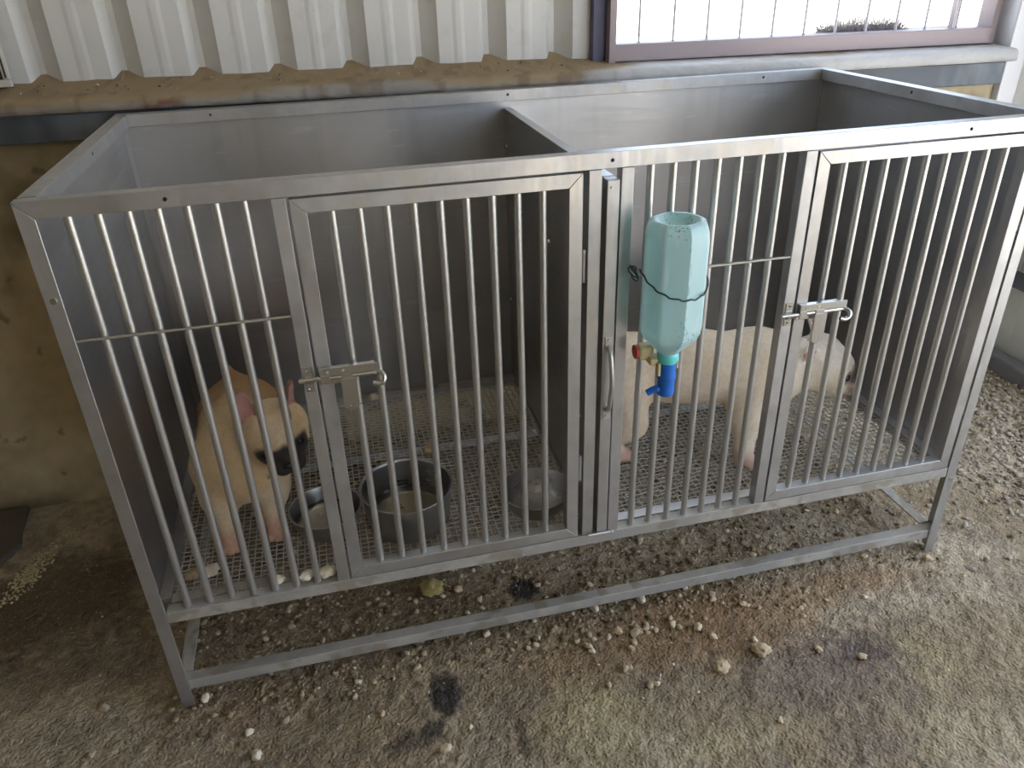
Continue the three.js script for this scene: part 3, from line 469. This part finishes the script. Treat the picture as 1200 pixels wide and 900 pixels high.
function dog(spec) {
  const { f, l, u } = spec.axes, hc = new THREE.Vector3(...spec.head);
  const H3 = (a, b, c) => hc.clone().addScaledVector(f, a).addScaledVector(l, b).addScaledVector(u, c).toArray();     // head: forward, left, up
  const s = spec.scale, Q = (a, b, c, r) => [...H3(a * s, b * s, c * s), r * s];
  const headBones = [
    [...Q(-0.004, 0.016, 0.006, 0.040), ...Q(-0.004, -0.016, 0.006, 0.040)], [...Q(-0.02, 0, -0.004, 0.042), ...Q(0.018, 0, 0.000, 0.036)],
    [...Q(0.020, 0.020, -0.012, 0.025), ...Q(0.020, -0.020, -0.012, 0.025)],                                             // cheeks
    [...Q(0.032, 0.014, -0.018, 0.018), ...Q(0.056, 0.012, -0.022, 0.0160)], [...Q(0.032, -0.014, -0.018, 0.018), ...Q(0.056, -0.012, -0.022, 0.0160)],  // upper lips
    [...Q(0.030, 0, -0.006, 0.014), ...Q(0.056, 0, -0.011, 0.0120)], [...Q(0.022, 0, -0.036, 0.019), ...Q(0.050, 0, -0.041, 0.0125)],                   // bridge, chin
    [...Q(0.030, 0.016, 0.019, 0.011), ...Q(0.026, 0.029, 0.013, 0.0115)], [...Q(0.030, -0.016, 0.019, 0.011), ...Q(0.026, -0.029, 0.013, 0.0115)],           // brows
  ];
  const ears = spec.ears.map((e) => {
    const base = new THREE.Vector3(...H3(...e.base.map((k) => k * s))), tip = new THREE.Vector3(...e.tip), ax = tip.clone().sub(base), len = ax.length(); ax.normalize();
    const nn = new THREE.Vector3(...e.face); nn.addScaledVector(ax, -nn.dot(ax)).normalize(); const side = ax.clone().cross(nn); return { base, ax, nn, side, len, w: e.width };
  });
  const earD = (x, y, z, e) => {
    const px = x - e.base.x, py = y - e.base.y, pz = z - e.base.z, a = px * e.ax.x + py * e.ax.y + pz * e.ax.z, b = px * e.side.x + py * e.side.y + pz * e.side.z, c = px * e.nn.x + py * e.nn.y + pz * e.nn.z;
    const t = clamp(a / e.len), w = e.w * (0.95 - 0.15 * t) * Math.sqrt(Math.max(0.02, 1 - Math.pow(t, 2.6))), cup = 0.009 * (1 - (b / e.w) * (b / e.w)) * (1 - 0.6 * t) - 0.004;
    const dw = Math.abs(b) - w, da = Math.max(a - e.len, -0.012 - a), dc = Math.abs(c + cup) - 0.0022;
    const ox = Math.max(dw, 0), oy = Math.max(da, 0), oz = Math.max(dc, 0); return Math.hypot(ox, oy, oz) + Math.min(Math.max(dw, da, dc), 0) - 0.0014;
  };
  const F = (x, y, z) => {
    let d = 1; for (const b of spec.bones) d = smin(d, capsule(x, y, z, b), b[8] ?? 0.035);
    let h = 1; const near = Math.hypot(x - hc.x, y - hc.y, z - hc.z);
    if (near < 0.17) {
      headBones.forEach((b, i) => { h = smin(h, capsule(x, y, z, b), i < 3 ? 0.012 : 0.006); });
      d = smin(d, h, 0.022); for (const e of ears) d = smin(d, earD(x, y, z, e), 0.008);
    }
    if (d < 0.02) d += 0.0016 * (fbm(x * 60, y * 60, z * 60 + 0.01, 2) - 0.5);
    return Math.max(d, spec.foot - y);
  };
  const g = surfaceNet(F, spec.lo, spec.hi, 0.0031), p = g.attributes.position, K = new Float32Array(p.count * 3);
  for (let i = 0; i < p.count; i++) {
    const x = p.getX(i), y = p.getY(i), z = p.getZ(i), r = new THREE.Vector3(x, y, z).sub(hc), a = r.dot(f) / s, b = r.dot(l) / s, c = r.dot(u) / s;
    let inner = 0, ear = 0; for (const e of ears) { const d = earD(x, y, z, e); if (d < 0.004) { const q = new THREE.Vector3(x, y, z).sub(e.base), cc = q.dot(e.nn), bb = q.dot(e.side) / e.w, tt = q.dot(e.ax) / e.len; ear = 1; const cup = 0.009 * (1 - bb * bb) * (1 - 0.6 * clamp(tt)) - 0.004; if (cc + cup > 0.0006 && Math.abs(bb) < 0.72 && tt > -0.05 && tt < 0.86) inner = 1; } }
    const col = spec.color({ x, y, z, a, b, c, inner, ear, head: r.length() / s < 0.085, n: fbm(x * 45, y * 45, z * 45 + 0.01, 3), n2: fbm(x * 260, y * 260, z * 260 + 0.01, 2) });
    const k = 0.9 + 0.22 * fbm(x * 330, y * 330, z * 330 + 0.02, 1); K[3 * i] = col[0] * k; K[3 * i + 1] = col[1] * k; K[3 * i + 2] = col[2] * k;
  }
  g.setAttribute('color', new THREE.BufferAttribute(K, 3)); g.translate(-spec.base[0], -spec.base[1], -spec.base[2]);
  const t = thing('dog', spec.label, 'dog', spec.base);
  const fur = new THREE.MeshPhysicalMaterial({ vertexColors: true, roughness: 0.95, sheen: 0.25, sheenRoughness: 0.7, sheenColor: C(0.8, 0.7, 0.55) });
  part(t, 'body', g, fur, spec.base);
  const eyeM = std({ color: C(0.015, 0.01, 0.008), roughness: 0.08 }), noseM = std({ color: spec.nose, roughness: 0.35 });
  for (const q of [1, -1]) part(t, 'eye', new THREE.SphereGeometry(0.0082 * s, 16, 12), eyeM, H3(0.0362 * s, q * 0.0285 * s, 0.0030 * s));
  const [nx, ny, nz] = H3(0.0670 * s, 0, -0.0085 * s); const ng = merge([new THREE.SphereGeometry(0.0075, 14, 10).scale(1.35 * s, 0.85 * s, 0.75 * s), new THREE.SphereGeometry(0.0045, 10, 8).scale(s, s, s).translate(0.0065 * s, -0.001 * s, -0.001 * s), new THREE.SphereGeometry(0.0045, 10, 8).scale(s, s, s).translate(-0.0065 * s, -0.001 * s, -0.001 * s)]);
  const nm = part(t, 'nose', ng, noseM, [nx, ny, nz]); nm.quaternion.setFromRotationMatrix(new THREE.Matrix4().makeBasis(l, u, f));
  return t;
}
const paw = (x, z, y, dx, dz, r = 0.0135) => [   // three toes and a pad around a foot, pointing along (dx, dz)
  [x, y + r, z, r, x + dx * 0.012, y + r * 0.9, z + dz * 0.012, r * 0.95, 0.008],
  ...[-1, 0, 1].map((k) => { const sx = -dz * k * 0.0095, sz = dx * k * 0.0095, e = k ? 0.021 : 0.025; return [x + sx * 0.8 + dx * 0.008, y + 0.009, z + sz * 0.8 + dz * 0.008, 0.0078, x + sx * 1.15 + dx * e, y + 0.0068, z + sz * 1.15 + dz * e, 0.0066, 0.0035]; })];
// fawn dog in the left bay, stooping towards the front
{
  const y = CF;
  dog({
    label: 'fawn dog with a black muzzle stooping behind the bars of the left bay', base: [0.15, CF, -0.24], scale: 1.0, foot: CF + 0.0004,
    head: [0.2275, 0.4330, -0.150], axes: frame([0.20, -0.42, 0.88], [-0.17, 0.9, 0.42]), nose: C(0.018, 0.016, 0.017),
    ears: [ { base: [-0.012, 0.034, 0.034], tip: [0.2625, 0.522, -0.156], face: [0.95, 0.0, 0.30], width: 0.0165 }, { base: [-0.012, -0.034, 0.032], tip: [0.174, 0.512, -0.168], face: [-0.05, 0.1, 1], width: 0.0215 } ],
    bones: [
      [0.135, 0.338, -0.435, 0.064, 0.140, 0.345, -0.33, 0.066, 0.03], [0.140, 0.345, -0.33, 0.066, 0.152, 0.365, -0.215, 0.068, 0.04], [0.152, 0.350, -0.205, 0.062, 0.156, 0.338, -0.180, 0.050, 0.04],
      [0.160, 0.385, -0.215, 0.056, 0.212, 0.425, -0.170, 0.043, 0.04],
      [0.108, 0.350, -0.195, 0.042, 0.106, 0.305, -0.175, 0.030, 0.03], [0.106, 0.305, -0.175, 0.028, 0.113, 0.250, -0.150, 0.0165, 0.02], [0.113, 0.250, -0.150, 0.0165, 0.113, 0.232, -0.143, 0.015, 0.012], ...paw(0.113, -0.140, y, 0.05, 0.99),
      [0.195, 0.345, -0.200, 0.038, 0.198, 0.300, -0.185, 0.027, 0.03], [0.198, 0.300, -0.185, 0.025, 0.191, 0.250, -0.165, 0.0160, 0.02], [0.191, 0.250, -0.165, 0.016, 0.190, 0.232, -0.158, 0.0145, 0.012], ...paw(0.190, -0.156, y, 0.15, 0.98),
      [0.092, 0.325, -0.430, 0.044, 0.080, 0.285, -0.400, 0.030, 0.03], [0.080, 0.285, -0.400, 0.028, 0.082, 0.255, -0.440, 0.018, 0.02], [0.082, 0.255, -0.440, 0.017, 0.082, 0.232, -0.430, 0.0145, 0.012], ...paw(0.082, -0.428, y, 0, 1),
      [0.178, 0.325, -0.430, 0.044, 0.192, 0.285, -0.400, 0.030, 0.03], [0.192, 0.285, -0.400, 0.028, 0.190, 0.255, -0.440, 0.018, 0.02], [0.190, 0.255, -0.440, 0.017, 0.190, 0.232, -0.430, 0.0145, 0.012], ...paw(0.190, -0.428, y, 0, 1),
      [0.128, 0.382, -0.470, 0.016, 0.118, 0.402, -0.476, 0.010, 0.012],
    ],
    lo: [0.015, 0.205, -0.525], hi: [0.325, 0.545, -0.055],
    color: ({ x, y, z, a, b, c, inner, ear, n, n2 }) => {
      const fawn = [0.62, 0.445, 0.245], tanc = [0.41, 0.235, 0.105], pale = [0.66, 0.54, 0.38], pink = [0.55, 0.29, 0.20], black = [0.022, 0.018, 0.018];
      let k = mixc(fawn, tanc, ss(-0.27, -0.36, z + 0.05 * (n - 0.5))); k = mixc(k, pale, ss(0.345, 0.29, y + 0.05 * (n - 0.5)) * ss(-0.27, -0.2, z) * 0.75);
      k = mixc(k, pink, ss(0.275, 0.235, y) * 0.75);
      if (ear) return inner ? mixc([0.52, 0.27, 0.24], [0.40, 0.2, 0.17], n) : [0.26, 0.155, 0.085];
      k = mixc(k, pale, ss(0.0, 0.03, c) * ss(0.03, -0.01, Math.abs(b) - 0.01) * (Math.abs(a) < 0.05 ? 0.45 : 0));
      const mask = Math.max(ss(0.030, 0.040, a - 0.5 * Math.max(0, c) + 0.014 * (n - 0.5)) * (Math.abs(b) < 0.05 && c > -0.07 ? 1 : 0), ss(0.024, 0.014, Math.hypot(a - 0.036, Math.abs(b) - 0.0285, c - 0.002) + 0.008 * (n - 0.5)));
      return mixc(k, black, (a > 0 && a < 0.09) ? mask * 0.97 : 0);
    },
  });
}
// cream dog in the right bay, turned to the right-hand panel
{
  const y = CF;
  dog({
    label: 'cream dog standing side-on behind the teal bottle in the right bay', base: [1.06, CF, -0.22], scale: 1.22, foot: CF + 0.0004,
    head: [1.304, 0.3680, -0.208], axes: frame([0.87, -0.17, 0.47], [0.1, 0.95, 0.15]), nose: C(0.012, 0.012, 0.014),
    ears: [ { base: [-0.016, 0.030, 0.032], tip: [1.268, 0.487, -0.240], face: [0.85, 0.1, 0.35], width: 0.0200 }, { base: [-0.030, -0.034, 0.024], tip: [1.222, 0.446, -0.150], face: [0.35, -0.1, 0.95], width: 0.0210 } ],
    bones: [
      [0.895, 0.398, -0.262, 0.070, 1.02, 0.390, -0.245, 0.068, 0.03], [1.02, 0.390, -0.245, 0.068, 1.155, 0.378, -0.222, 0.073, 0.04], [1.155, 0.365, -0.22, 0.066, 1.185, 0.350, -0.215, 0.055, 0.04],
      [1.17, 0.382, -0.22, 0.060, 1.272, 0.375, -0.208, 0.046, 0.05],
      [1.125, 0.350, -0.180, 0.044, 1.112, 0.300, -0.150, 0.030, 0.03], [1.112, 0.300, -0.150, 0.029, 1.100, 0.252, -0.128, 0.0185, 0.02], [1.100, 0.252, -0.128, 0.0185, 1.097, 0.232, -0.124, 0.0165, 0.012], ...paw(1.096, -0.122, y, 0.75, 0.65, 0.0145),
      [1.165, 0.345, -0.262, 0.040, 1.185, 0.300, -0.272, 0.028, 0.03], [1.185, 0.300, -0.272, 0.027, 1.170, 0.252, -0.276, 0.0180, 0.02], [1.170, 0.252, -0.276, 0.018, 1.170, 0.232, -0.276, 0.016, 0.012], ...paw(1.172, -0.276, y, 1, 0.1, 0.0145),
      [0.875, 0.370, -0.222, 0.052, 0.885, 0.305, -0.205, 0.036, 0.03], [0.885, 0.305, -0.205, 0.033, 0.848, 0.268, -0.205, 0.020, 0.02], [0.848, 0.268, -0.205, 0.019, 0.866, 0.232, -0.205, 0.0165, 0.012], ...paw(0.868, -0.205, y, 1, 0.1, 0.0145),
      [0.880, 0.370, -0.305, 0.050, 0.915, 0.305, -0.322, 0.036, 0.03], [0.915, 0.305, -0.322, 0.033, 0.882, 0.268, -0.325, 0.020, 0.02], [0.882, 0.268, -0.325, 0.019, 0.900, 0.232, -0.325, 0.0165, 0.012], ...paw(0.903, -0.325, y, 1, 0.1, 0.0145),
      [0.835, 0.420, -0.268, 0.016, 0.818, 0.432, -0.268, 0.009, 0.01],
    ],
    lo: [0.79, 0.205, -0.39], hi: [1.45, 0.525, -0.075],
    color: ({ x, y, z, a, b, c, inner, ear, n }) => {
      const cr = [0.80, 0.665, 0.48], pale = [0.87, 0.79, 0.67], pink = [0.62, 0.36, 0.29], fawn = [0.64, 0.44, 0.25];
      let k = mixc(cr, fawn, ss(0.42, 0.62, n) * ss(1.15, 0.95, x) * 0.7); k = mixc(k, pale, ss(0.46, 0.6, n) * 0.4);
      k = mixc(k, pink, ss(0.265, 0.235, y) * 0.7);
      if (ear) return inner ? mixc([0.48, 0.22, 0.20], [0.62, 0.34, 0.30], n) : pale;
      k = mixc(k, pale, (Math.abs(a) < 0.05 ? ss(0.005, 0.03, c) : 0) * 0.8);
      const lips = ss(0.040, 0.052, a + 0.006 * (n - 0.5)) * (c > -0.08 && c < 0.02 && Math.abs(b) < 0.05 ? 1 : 0); k = mixc(k, [0.45, 0.29, 0.25], lips * 0.8);
      if (a > 0.04 && a < 0.09 && Math.abs(b) < 0.04) { const stripes = Math.sin(b * 520 + c * 160); k = mixc(k, [0.16, 0.10, 0.10], (stripes > 0.45 ? 0.55 : 0) * lips); k = mixc(k, [0.05, 0.045, 0.05], ss(-0.014, -0.004, c) * lips * 0.9); }
      const rim = ss(0.0150, 0.0110, Math.hypot(a - 0.0362, Math.abs(b) - 0.0285, c - 0.0030)); return mixc(k, [0.20, 0.12, 0.10], rim * 0.8);
    },
  });
}

// ---------------------------------------------------------------- litter: pellets and stones
function lump(detail, amp, sx, sy, sz, s0, fr = 2.3) {
  const g = mergeVertices(new THREE.IcosahedronGeometry(1, detail).deleteAttribute('uv').deleteAttribute('normal')), p = g.attributes.position;
  for (let i = 0; i < p.count; i++) { const x = p.getX(i), y = p.getY(i), z = p.getZ(i), k = 1 + amp * (fbm(x * fr + s0, y * fr + 4, z * fr + 9.3, 4) - 0.5) * 2; p.setXYZ(i, x * k * sx, y * k * sy, z * k * sz); }
  g.computeBoundingBox(); g.translate(0, -g.boundingBox.min.y, 0); g.computeVertexNormals(); return g;
}
const pelletGeo = [0, 1, 2, 3].map((k) => lump(3, 0.55, 1.15, 0.72, 0.88, k * 13.7 + 2)), clumpGeo = [0, 1].map((k) => lump(4, 0.62, 1.2, 0.6, 1.0, k * 21.3 + 40, 3.6));
const pelletMat = [[0.60, 0.50, 0.33], [0.52, 0.40, 0.25], [0.68, 0.60, 0.45], [0.42, 0.33, 0.22]].map((c) => std({ color: C(...c), roughness: 0.95 }));
function drop(geo, mat, p, r, name, label, category, group) { const m = solo(name, geo, mat, [p.x, p.y, p.z], label, category, group); m.scale.setScalar(r); m.rotation.y = rr(0, 6.28); return m; }
const pelletSpots = [[523, 877, 8], [301, 886, 8], [123, 830, 7], [241, 819, 7], [292, 858, 6], [335, 844, 6], [108, 884, 5], [697, 714, 7], [751, 703, 8], [724, 740, 7], [744, 742, 8], [757, 735, 6], [743, 753, 6], [740, 760, 5], [788, 731, 6], [818, 735, 7], [835, 746, 6], [676, 751, 5], [690, 758, 6], [694, 763, 5], [733, 783, 6], [738, 781, 5], [713, 803, 5], [762, 803, 6], [770, 801, 5], [835, 702, 5], [884, 750, 5], [959, 762, 6], [1010, 770, 6], [914, 844, 5], [570, 744, 6], [594, 744, 5], [548, 718, 4], [490, 782, 5], [420, 799, 5], [448, 837, 4], [477, 766, 4], [448, 834, 4], [551, 851, 4], [859, 676, 4], [882, 650, 5], [802, 690, 5], [795, 697, 5], [741, 698, 6], [870, 708, 5], [775, 672, 5], [690, 686, 5], [683, 696, 6], [640, 684, 5], [630, 686, 5], [562, 703, 5], [537, 692, 7], [508, 685, 5], [487, 705, 5], [750, 634, 6], [798, 636, 5], [812, 659, 6], [1086, 655, 6], [1012, 652, 5], [1013, 700, 4], [941, 722, 4]];
const pelletSet = (p) => p.z < -0.03 ? ['pale feed pellet among the grit under the cage behind the front stretcher', 'pellets under the cage']
  : p.x < 0.28 ? ['pale crumbly feed pellet on the concrete near the left front leg', 'pellets near the left front leg']
  : p.x < 0.62 ? ['pale crumbly feed pellet on the concrete around the black spill', 'pellets around the black spill']
  : p.x < 0.98 ? ['tan feed pellet of the loose cluster on the rusty brown floor stain', 'pellets on the rusty stain'] : ['pale feed pellet on the bare concrete near the damp grey patch', 'pellets near the damp patch'];
for (const [u, v, px] of pelletSpots) { const p = onFloor(u, v); p.y = floorHeight(p.x, p.z) - 0.0008; const dist = p.distanceTo(camera.position); drop(pelletGeo[Math.floor(rnd() * 4)], pelletMat[Math.floor(rnd() * 4)], p, px * 0.68 * dist / FOCAL, 'feed_pellet', pelletSet(p)[0], 'pellet', pelletSet(p)[1]); }
for (const [u, v, r, l] of [[892, 764, 0.0135, 'ragged tan clump of soaked feed behind the damp patch on the floor'], [845, 783, 0.0125, 'small tan clump of soaked feed in front of the ragged clump']]) { const p = onFloor(u, v); p.y = floorHeight(p.x, p.z) - 0.001; drop(clumpGeo[r > 0.013 ? 0 : 1], pelletMat[1], p, r, 'feed_clump', l, 'feed'); }
{ const p = onFloor(505, 692); p.y = floorHeight(p.x, p.z) - 0.001; drop(clumpGeo[1], std({ color: C(0.40, 0.31, 0.12), roughness: 0.95 }), p, 0.020, 'feed_clump', 'yellowish clump of wet feed on the floor under the cage', 'feed'); }
// biscuits lying on the cage's bottom rail and wire floor
for (const [u, v, r] of [[327, 684, 0.0105], [360, 681, 0.0105], [386, 676, 0.0125]]) { const p = onPlane(u, v, 'y', 0.2145); p.z = Math.min(p.z, -0.0185); p.y = MESH + 0.0005; drop(pelletGeo[(u % 4)], pelletMat[2], p, r, 'dog_biscuit', 'pale oval biscuit lying against the bottom rail of the left bay', 'biscuit', 'biscuits along the bottom rail'); }
for (const [u, v, r, l, c] of [[247, 673, 0.0125, 'pale biscuit on the wire floor near the fawn dog’s front paw', 2], [506, 530, 0.0155, 'brown crumpled biscuit on the wire floor behind the deep pot', 1], [438, 468, 0.011, 'small pale biscuit at the back of the left bay', 2], [226, 676, 0.010, 'brown biscuit in the front corner of the left bay', 3]]) { const p = onPlane(u, v, 'y', CF); p.y = CF - 0.0012; drop(clumpGeo[c % 2], pelletMat[c], p, r, 'dog_biscuit', l, 'biscuit'); }
// uncountable grit, crumbs and gravel
function scatter(name, geo, mat, label, n, place) {
  const im = new THREE.InstancedMesh(geo, mat, n), m = new THREE.Matrix4(), q = new THREE.Quaternion(), e = new THREE.Euler(), s = new THREE.Vector3(), col = new THREE.Color(); let k = 0;
  for (let i = 0; i < n * 6 && k < n; i++) { const r = place(); if (!r) continue; e.set(rr(-0.5, 0.5), rr(0, 6.28), rr(-0.5, 0.5)); q.setFromEuler(e); s.set(r.s * rr(0.8, 1.3), r.s * rr(0.6, 1), r.s * rr(0.7, 1.1)); m.compose(new THREE.Vector3(r.x, r.y ?? floorHeight(r.x, r.z) - r.s * 0.25, r.z), q, s); im.setMatrixAt(k, m); im.setColorAt(k, col.setRGB(...r.c)); k++; }
  im.count = k; im.name = name; im.castShadow = im.receiveShadow = true; im.userData = { label, category: 'litter', kind: 'stuff' }; scene.add(im); return im;
}
const gritGeo = lump(1, 0.5, 1, 0.75, 0.9, 77), white1 = std({ color: C(1, 1, 1), roughness: 0.95 });
const shadeOf = () => { const t = rnd(); return t < 0.45 ? mixc([0.30, 0.235, 0.15], [0.46, 0.385, 0.27], rnd()) : t < 0.75 ? mixc([0.13, 0.095, 0.06], [0.24, 0.18, 0.115], rnd()) : mixc([0.50, 0.44, 0.33], [0.68, 0.62, 0.50], rnd()); };
scatter('floor_grit', gritGeo, white1, 'thick brown grit and crumbs scattered on the floor under the cage', 5200, () => { const x = rr(-0.02, 1.5), z = rr(-0.64, 0.03 + 0.05 * rnd()); if (fbm(x * 7, z * 9 + 3, 0, 3) < rr(0.2, 0.62)) return null; return { x, z, s: 0.0014 + 0.0054 * Math.pow(rnd(), 2.3), c: ((q) => [q[0] * 0.85, q[1] * 0.78, q[2] * 0.68])(shadeOf()) }; });
scatter('loose_crumbs', gritGeo, white1, 'fine pale crumbs strewn over the open concrete floor', 1500, () => { const x = rr(-0.7, 2.1), z = rr(-0.66, 0.5), near = ss(0.35, 0.0, z); if (rnd() > 0.25 + 0.75 * near * ss(0.2, 0.7, x)) return null; return { x, z, s: 0.0009 + 0.0022 * Math.pow(rnd(), 3), c: mixc([0.36, 0.29, 0.2], [0.66, 0.6, 0.48], rnd()) }; });
const spill = onFloor(38, 668);
scatter('spilled_feed', gritGeo, white1, 'little heap of spilled yellowish grain on the damp floor beside the dark slab', 420, () => { const t = (rnd() + rnd() + rnd() - 1.5) * 0.085, w = (rnd() + rnd() - 1) * 0.028; return { x: spill.x + t * 0.35 + w, z: spill.z - t * 1.0 + w * 0.4, s: rr(0.0012, 0.0034), c: mixc([0.40, 0.31, 0.14], [0.66, 0.58, 0.38], rnd()) }; });
scatter('gravel', gritGeo, white1, 'grey gravel and dried dirt beside the kerb', 4200, () => { const x = rr(1.52, 2.28), z = rr(-0.72, 0.12); if (rnd() > gravelly(x, z) + 0.06) return null; return { x, z, s: 0.0018 + 0.0068 * Math.pow(rnd(), 2.4), c: mixc([0.17, 0.13, 0.09], [0.46, 0.39, 0.30], rnd()) }; });
scatter('ledge_crumbs', gritGeo, white1, 'white crumbs and grit on the dusty ledge', 110, () => { const x = rr(-0.25, 1.05), z = rr(-0.75, -0.66); return { x, z, y: ledgeY(x) + 0.004 + (-0.66 - z) * 0.1, s: 0.0008 + 0.0016 * Math.pow(rnd(), 3), c: rnd() < 0.6 ? [0.72, 0.69, 0.62] : [0.08, 0.06, 0.04] }; });

// ---------------------------------------------------------------- other things
{
  const a = [[-0.9, -0.695], [-0.425, -0.690], [-0.415, -0.60], [-0.404, -0.548], [-0.432, -0.490], [-0.50, -0.46], [-0.9, -0.47]];
  const g = plate(a.map(([x, z]) => [x, -z]), 0.012, [], 0.002); g.rotateX(-Math.PI / 2); g.computeVertexNormals(); metricUV(g);
  solo('rubber_mat', g, std({ color: C(0.10, 0.082, 0.062), roughness: 0.85, bumpMap: plasterBump, bumpScale: 0.004 }), [0, 0.0125, 0], 'dark worn slab lying on the floor against the plaster wall', 'mat');
}
{
  const b = [-0.300, ledgeY(-0.3) + 0.012, -0.740], t = thing('framed_panel', 'white plastic framed panel standing on the dusty ledge against the sheet', 'panel', b), fr = std({ color: C(0.60, 0.56, 0.47), roughness: 0.5 });
  part(t, 'panel_frame', merge([spanGeo(-0.11, 0.11, 0, 0.014, -0.006, 0.006, 0.002), spanGeo(0.098, 0.11, 0.014, 0.18, -0.006, 0.006, 0.002), spanGeo(-0.11, -0.098, 0.014, 0.18, -0.006, 0.006, 0.002), spanGeo(-0.11, 0.11, 0.18, 0.194, -0.006, 0.006, 0.002)]), fr, b);
  part(t, 'panel_screen', box(0.196, 0.166, 0.004), std({ color: C(0.05, 0.045, 0.035), roughness: 0.6 }), [b[0], b[1] + 0.097, b[2] - 0.001], 'dark mesh');
  for (const k of [-0.104, 0.104]) part(t, 'frame_groove', box(0.003, 0.16, 0.003, 0.0005), std({ color: C(0.03, 0.03, 0.025), roughness: 0.6 }), [b[0] + k, b[1] + 0.097, b[2] + 0.0055], 'dark seam');
}
{ // dry weeds lying on the outer sill
  const P = []; const c = onPlane(1008, 37, 'z', -0.80);
  const blades = []; for (let k = 0; k < 900; k++) { const x = c.x + rr(-0.115, 0.115), a = rr(-1.2, 1.2), h = (0.022 + 0.034 * rnd()) * (0.75 + 0.5 * fbm(x * 20, 3)) * (1 - 0.35 * Math.pow((x - c.x) / 0.115, 4)), z = rr(-0.02, 0.02); blades.push(new THREE.CylinderGeometry(0.0003, 0.0010, h, 4, 1).translate(0, h / 2, 0).rotateZ(a).rotateX(rr(-0.7, 0.7)).translate(x - c.x, 0, z)); }
  solo('dry_weeds', merge(blades), std({ color: C(0.34, 0.31, 0.31), roughness: 1 }), [c.x, WY0 + 0.028, -0.80], 'clump of dry grey weeds lying on the outer sill behind the window bars', 'weeds');
  void P;
}
{ const [g, c] = span(0.99, 2.03, 0.80, 0.930, -0.90, -0.776, 0.003); structure('trim_7', g, plaster, c, 'outer plaster sill under the window', 'sill'); }

renderer.render(scene, camera);
